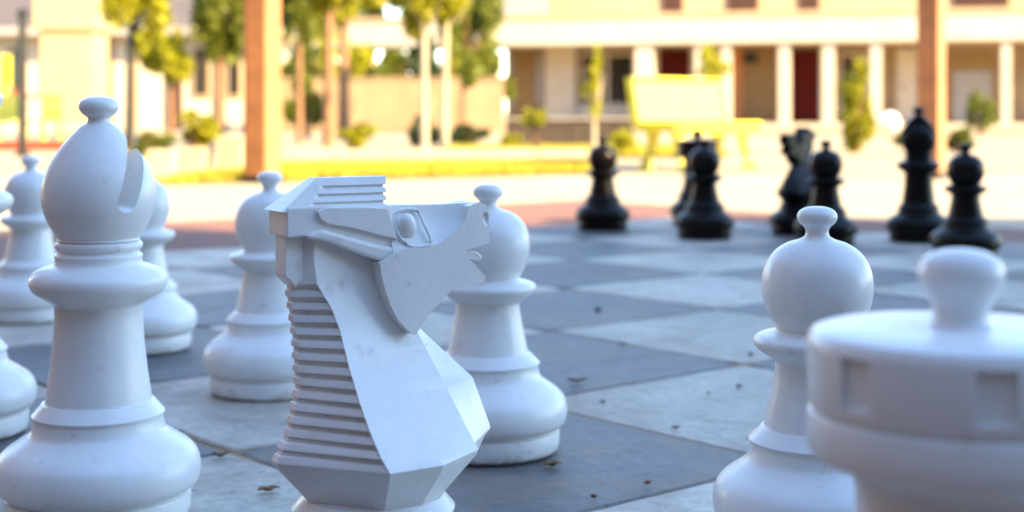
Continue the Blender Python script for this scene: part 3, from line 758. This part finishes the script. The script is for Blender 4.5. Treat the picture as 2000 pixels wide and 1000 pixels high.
def bush(label, x0, x1, y0, y1, Zd, m, seed, n=1600, leafsz=.07, group='shrubs in the garden', base=0, name='garden_shrub'):
    X = ((x0+x1)/2-1000)/F*Zd; zt = H-(y0-HY)/F*Zd; zb = max(base, H-(y1-HY)/F*Zd)
    root = thing(name, label, 'shrub', (X, Zd, base), 0, group); rx = (x1-x0)/2/F*Zd; rz = (zt-zb)/2; cz = (zt+zb)/2-base
    bm = bmesh.new(); rnd = random.Random(seed)
    for b in range(7):
        a = rnd.uniform(0,6.28); tube(bm, [(math.cos(a)*.03,math.sin(a)*.03,-.02),(math.cos(a)*rx*.3,math.sin(a)*rx*.3,cz*.7),(math.cos(a)*rx*.55,math.sin(a)*rx*.55,cz+rz*.5)], [.018,.012,.005], 6)
    finish(bm, 'stem', M_trunk, root, smooth=60)
    leaves_obj('foliage', scatter_blobs((0,0,cz), (rx*.85,rx*.85,rz*.9), 20, min(rx,rz)*.42, seed), n, leafsz, m, root, seed)
    return root
# behind and over the canopy
tree('large yellow green tree whose crown hangs over the canopy left end', 672, 30, 22, (548,775,-200,58), M_leafy, 11, n=12000, leafsz=.12, k=34)
tree('slim pale trunked tree in front of the canopy, left of the pair', 829, 21, 15, (752,900,-150,74), M_leafy, 12, M_ptrunk, n=6500, leafsz=.085, k=22)
tree('slim pale trunked tree in front of the canopy, right of the pair', 868, 21.5, 15, (840,1000,-180,36), M_leafg, 13, M_ptrunk, n=6500, leafsz=.085, k=22)
tree('green tree beside the left timber post, leaves over the canopy end', 585, 26, 12, (535,632,-140,100), M_leafg, 14, n=5500, leafsz=.09, k=22)
SH = ['behind the left timber post', 'just right of the left timber post', 'behind the brown trunk', 'left of the pale trunks', 'behind the pale trunks', 'right of the pale trunks', 'beside the building corner']
for k in range(7):
    a = 540+k*62; bush('green shrubbery over the cream garden wall, '+SH[k], a, a+92, 84+8*(k%2), 262, 41.3+.25*(k%3), [M_leafg,M_leafy,M_leafy,M_leafg,M_leafd,M_leafy,M_leafg][k], 30+k, n=6000, leafsz=.12)
tree('broad green tree behind the canopy, left of the pale trunks', 700, 50, 12, (560,830,-190,52), M_leafg, 61, n=12000, leafsz=.2, k=34)
tree('broad dark green tree behind the canopy beside the building', 905, 51, 12, (800,1010,-190,46), M_leafd, 62, n=11000, leafsz=.2, k=30)
bush('tall yellow green shrub in front of the garden wall, right of the left timber post', 560, 640, 150, 262, 30, M_leafg, 71, n=3500, leafsz=.07)
tree('orange brown trunked tree before the garden wall, near the building corner', 905, 28, 14, (850,985,-60,150), M_leafg, 72, n=3800, leafsz=.09, k=16)
bush('dark green shrub at the foot of the pale trunks', 785, 880, 232, 286, 23, M_leafd, 73, n=2600, leafsz=.045)
bush('yellow green shrub at the foot of the brown trunked tree', 660, 740, 240, 290, 22.5, M_leafy, 74, n=2200, leafsz=.045)
# left side
tree('young tree with brown trunk left of the timber post', 431, 24, 17, (378,490,-110,112), M_leafg, 15, n=6000, leafsz=.09, k=22)
tree('dark thin trunked tree with drooping crown behind the bishop', 252, 22, 17, (190,360,-170,80), M_leafy, 16, M_black2, n=6500, leafsz=.085, k=24)
tree('yellow green tree hanging in front of the grey roof house', 335, 31, 9, (262,378,30,165), M_leafy, 17, n=3000, leafsz=.10, k=14)
tree('brown trunked tree in the bright gap right of the left timber post', 642, 24, 20, (590,720,-160,22), M_leafy, 18, n=6000, leafsz=.09, k=22)
bush('yellow green bush growing from the pale planters at left', 340, 432, 212, 292, 14.6, M_leafy, 41, n=1900, leafsz=.035, base=.16)
bush('low dark bush behind the bishop head at left', 255, 345, 250, 322, 16, M_leafg, 42, n=1500, leafsz=.04)
bush('dark green clipped shrub left of the stone planter', 876, 960, 244, 288, 22.5, M_leafd, 43, n=2200, leafsz=.04)
bush('small yellow green shrub against the stone planter', 975, 1020, 255, 290, 22, M_leafy, 44, n=900, leafsz=.03)
tree('tiny sapling with round yellow green head before the stone planter', 1047, 20.5, 11, (1008,1078,198,250), M_leafy, 45, n=700, leafsz=.035, k=7)
tree('thin yellow sapling in front of the dark window', 1160, 20, 12, (1130,1190,95,250), M_leafy, 46, M_ptrunk, n=800, leafsz=.035, k=9)
bush('yellow bush below the dark window beside the bench', 1190, 1255, 252, 310, 18.5, M_leafy, 47, n=1200, leafsz=.03)
bush('yellow green bush peeking above the bench back', 1362, 1424, 84, 170, 27, M_leafy, 48, n=1300, leafsz=.06)
bush('tall yellow green bush left of the right timber post', 1632, 1712, 132, 294, 20.3, M_leafy, 49, n=3000, leafsz=.05)
bush('low green hedge right of the right timber post', 1842, 1902, 244, 296, 19.8, M_leafg, 50, n=2000, leafsz=.035)
bush('dark green porch plant at the right of the building', 1885, 1945, 180, 250, 34, M_leafg, 51, n=1200, leafsz=.07)
bush('green low planting behind the black bishop', 1745, 1800, 255, 296, 19.6, M_leafg, 52, n=1200, leafsz=.03)

# ------------------------------------------------------------------ small garden things
def planter(x0, x1, y0, y1, label):
    Zd = gz(y1); w = (x1-x0)/F*Zd; h = (y1-y0)/F*Zd; p = px((x0+x1)/2, y1, Zd)
    root = thing('planter', label, 'planter', (p.x, Zd, -.02), random.uniform(-.2,.2), 'planters at left')
    bm = bmesh.new(); o_ = [(-1,-1),(1,-1),(1,1),(-1,1)]; rs = []
    for sx, z in ((.42,0),(.5,h),(.41,h),(.39,h*.8)): rs.append([bm.verts.new((x*w*sx, y*w*sx, z)) for x, y in o_])
    for a, b in zip(rs, rs[1:]):
        for k in range(4): bm.faces.new((a[k], a[(k+1)%4], b[(k+1)%4], b[k]))
    bm.faces.new(rs[0][::-1]); finish(bm, 'pot', M_pot, root, bevel=.008)
    boxo('soil', (-w*.39,w*.39,-w*.39,w*.39,h*.78,h*.80), M_plinth, root)
planter(348, 410, 284, 336, 'pale square planter under the yellow green bush')
planter(428, 482, 262, 336, 'taller pale planter next to the left timber post')
planter(290, 344, 288, 340, 'pale planter nearest the white bishop head')
def pole(x, ytop, yb, label):
    Zd = gz(yb); p = px(x, yb, Zd); root = thing('lamp_post', label, 'lamp post', (p.x, Zd, -.02), 0)
    h = H-(ytop-HY)/F*Zd
    bm = bmesh.new(); tube(bm, [(0,0,0),(0,0,h)], [.062,.052], 14); finish(bm, 'shaft', M_black2, root, smooth=50)
    bm = bmesh.new(); tube(bm, [(0,0,0),(0,0,.05),(0,0,.07)], [.09,.09,.05], 16); finish(bm, 'foot', M_black2, root, smooth=40)
    bm = bmesh.new(); tube(bm, [(0,0,h),(0,0,h+.04),(0,0,h+.10)], [.052,.08,.04], 14); finish(bm, 'cap', M_black2, root, smooth=40)
pole(44, 30, 302, 'black pole with small cap behind the far left white pawn')
gl = thing('globe_lamp', 'white globe garden lamp on a short post left of the black bishop', 'lamp', (px(1737,288,gz(288)).x, gz(288), -.02))
zg = H-(236-HY)/F*gz(288)
bm = bmesh.new(); tube(bm, [(0,0,0),(0,0,.03),(0,0,zg-.12)], [.06,.03,.025], 12); finish(bm, 'stem', M_grey, gl, smooth=50)
ellipsoid('globe', Vector((0,0,zg)), (.16,.16,.16), M_globe, gl)
# red edged kerb and bright odds and ends at far left
def kerb(x0, x1, y, label, m):
    Zd = gz(y); a, b = (x0-1000)/F*Zd, (x1-1000)/F*Zd; root = thing('kerb', label, 'kerb', (a, Zd, -.03)); n = max(2, round((b-a)/.6)); s_ = (b-a)/n
    for k in range(n): boxo('kerb_stone', (k*s_+.004, (k+1)*s_-.004, 0, .15, 0, .15), m, root, bevel=.012)
kerb(-120, 150, 290, 'red painted kerb at far left behind the white pawn', M_red)
kerb(556, 1150, 313, 'pale kerb behind the sunlit lawn strip', M_pot)
def chair(x, yb, label, rz):
    Zd = gz(yb); p = px(x, yb, Zd); root = thing('garden_chair', label, 'chair', (p.x, Zd, -.03), rz, 'white garden chairs')
    boxo('seat', (-.22,.22,-.22,.22,.40,.44), M_bwhite, root, bevel=.015)
    boxo('backrest', (-.22,.22,.19,.23,.44,.86), M_bwhite, root, bevel=.02)
    for sx in (-.19,.19):
        for sy in (-.19,.19): boxo('leg', (sx-.02,sx+.02,sy-.02,sy+.02,0,.40), M_bwhite, root)
        boxo('armrest', (sx-.03,sx+.03,-.2,.19,.62,.65), M_bwhite, root, bevel=.01)
chair(20, 284, 'white garden chair at far left edge', .5)
chair(85, 282, 'white garden chair just right of the black pole', -.4)
def banner(x, y0, y1, wpx, Zd, m, label):
    root = thing('banner', label, 'banner', ((x-1000)/F*Zd, Zd, -.03)); w = wpx/F*Zd; zt = H-(y0-HY)/F*Zd; zb = H-(y1-HY)/F*Zd
    boxo('cloth', (-w/2,w/2,-.015,.015,zb,zt), m, root)
    bm = bmesh.new(); tube(bm, [(-w/2-.03,0,0),(-w/2-.03,0,zt+.1)], [.025,.025], 10); finish(bm, 'pole', M_grey, root, smooth=50)
banner(11, 105, 200, 20, 33, M_yellow, 'yellow hanging banner at the far left edge')
banner(28, 172, 206, 16, 32.5, M_red, 'red hanging banner beside the yellow one at far left')

# ------------------------------------------------------------------ unseen block added behind the viewpoint to shade the board
HC = 14.0
off = Vector((sdir.x, sdir.y, 0))/sdir.z*HC
Pa = Vector((-1.9, 7.55, 0))+off; Pb = Vector((3.0, 8.55, 0))+off
wd = (Pb-Pa).normalized(); wa = math.atan2(wd.y, wd.x)
Pm = Pa-wd*44
wg = thing('added_shade_block', 'long dark brick block added unseen behind the viewpoint to shade the board', 'building', Pm, wa)
boxo('wall', (0, 66, -7, 0, -.02, HC-1.2), M_darkbrick, wg)
boxo('parapet', (-.15, 66.15, -7.15, .0, HC-1.2, HC-.75), M_darkbrick, wg)
boxo('added_side_block', (10, 16, .003, 30, -.02, HC-2.0), M_darkbrick, wg)  # added out of view to block sky light from the left
rg = random.Random(5); bl_ = []
for k in range(120):
    xx = 16+k*.36; bl_.append((xx+rg.uniform(-.3,.3), -.7+rg.uniform(-.3,.3), HC-.75+rg.uniform(.0,.35), rg.uniform(.35,.7), .5, rg.uniform(.35,.7)))
leaves_obj('added_dapple_leaves', bl_, 26000, .13, M_leafd, wg, 77)  # added leaves with gaps, to dapple the edge of the shade
for fl in range(3):
    for k in range(20):
        w_ = boxo('window', (1.5+k*3.2, 3.1+k*3.2, .002, .06, 1.0+fl*3.6, 2.6+fl*3.6), M_whitew, wg)
        boxo('pane', (1.58+k*3.2, 3.02+k*3.2, .061, .066, 1.08+fl*3.6, 2.52+fl*3.6), M_glass, w_)
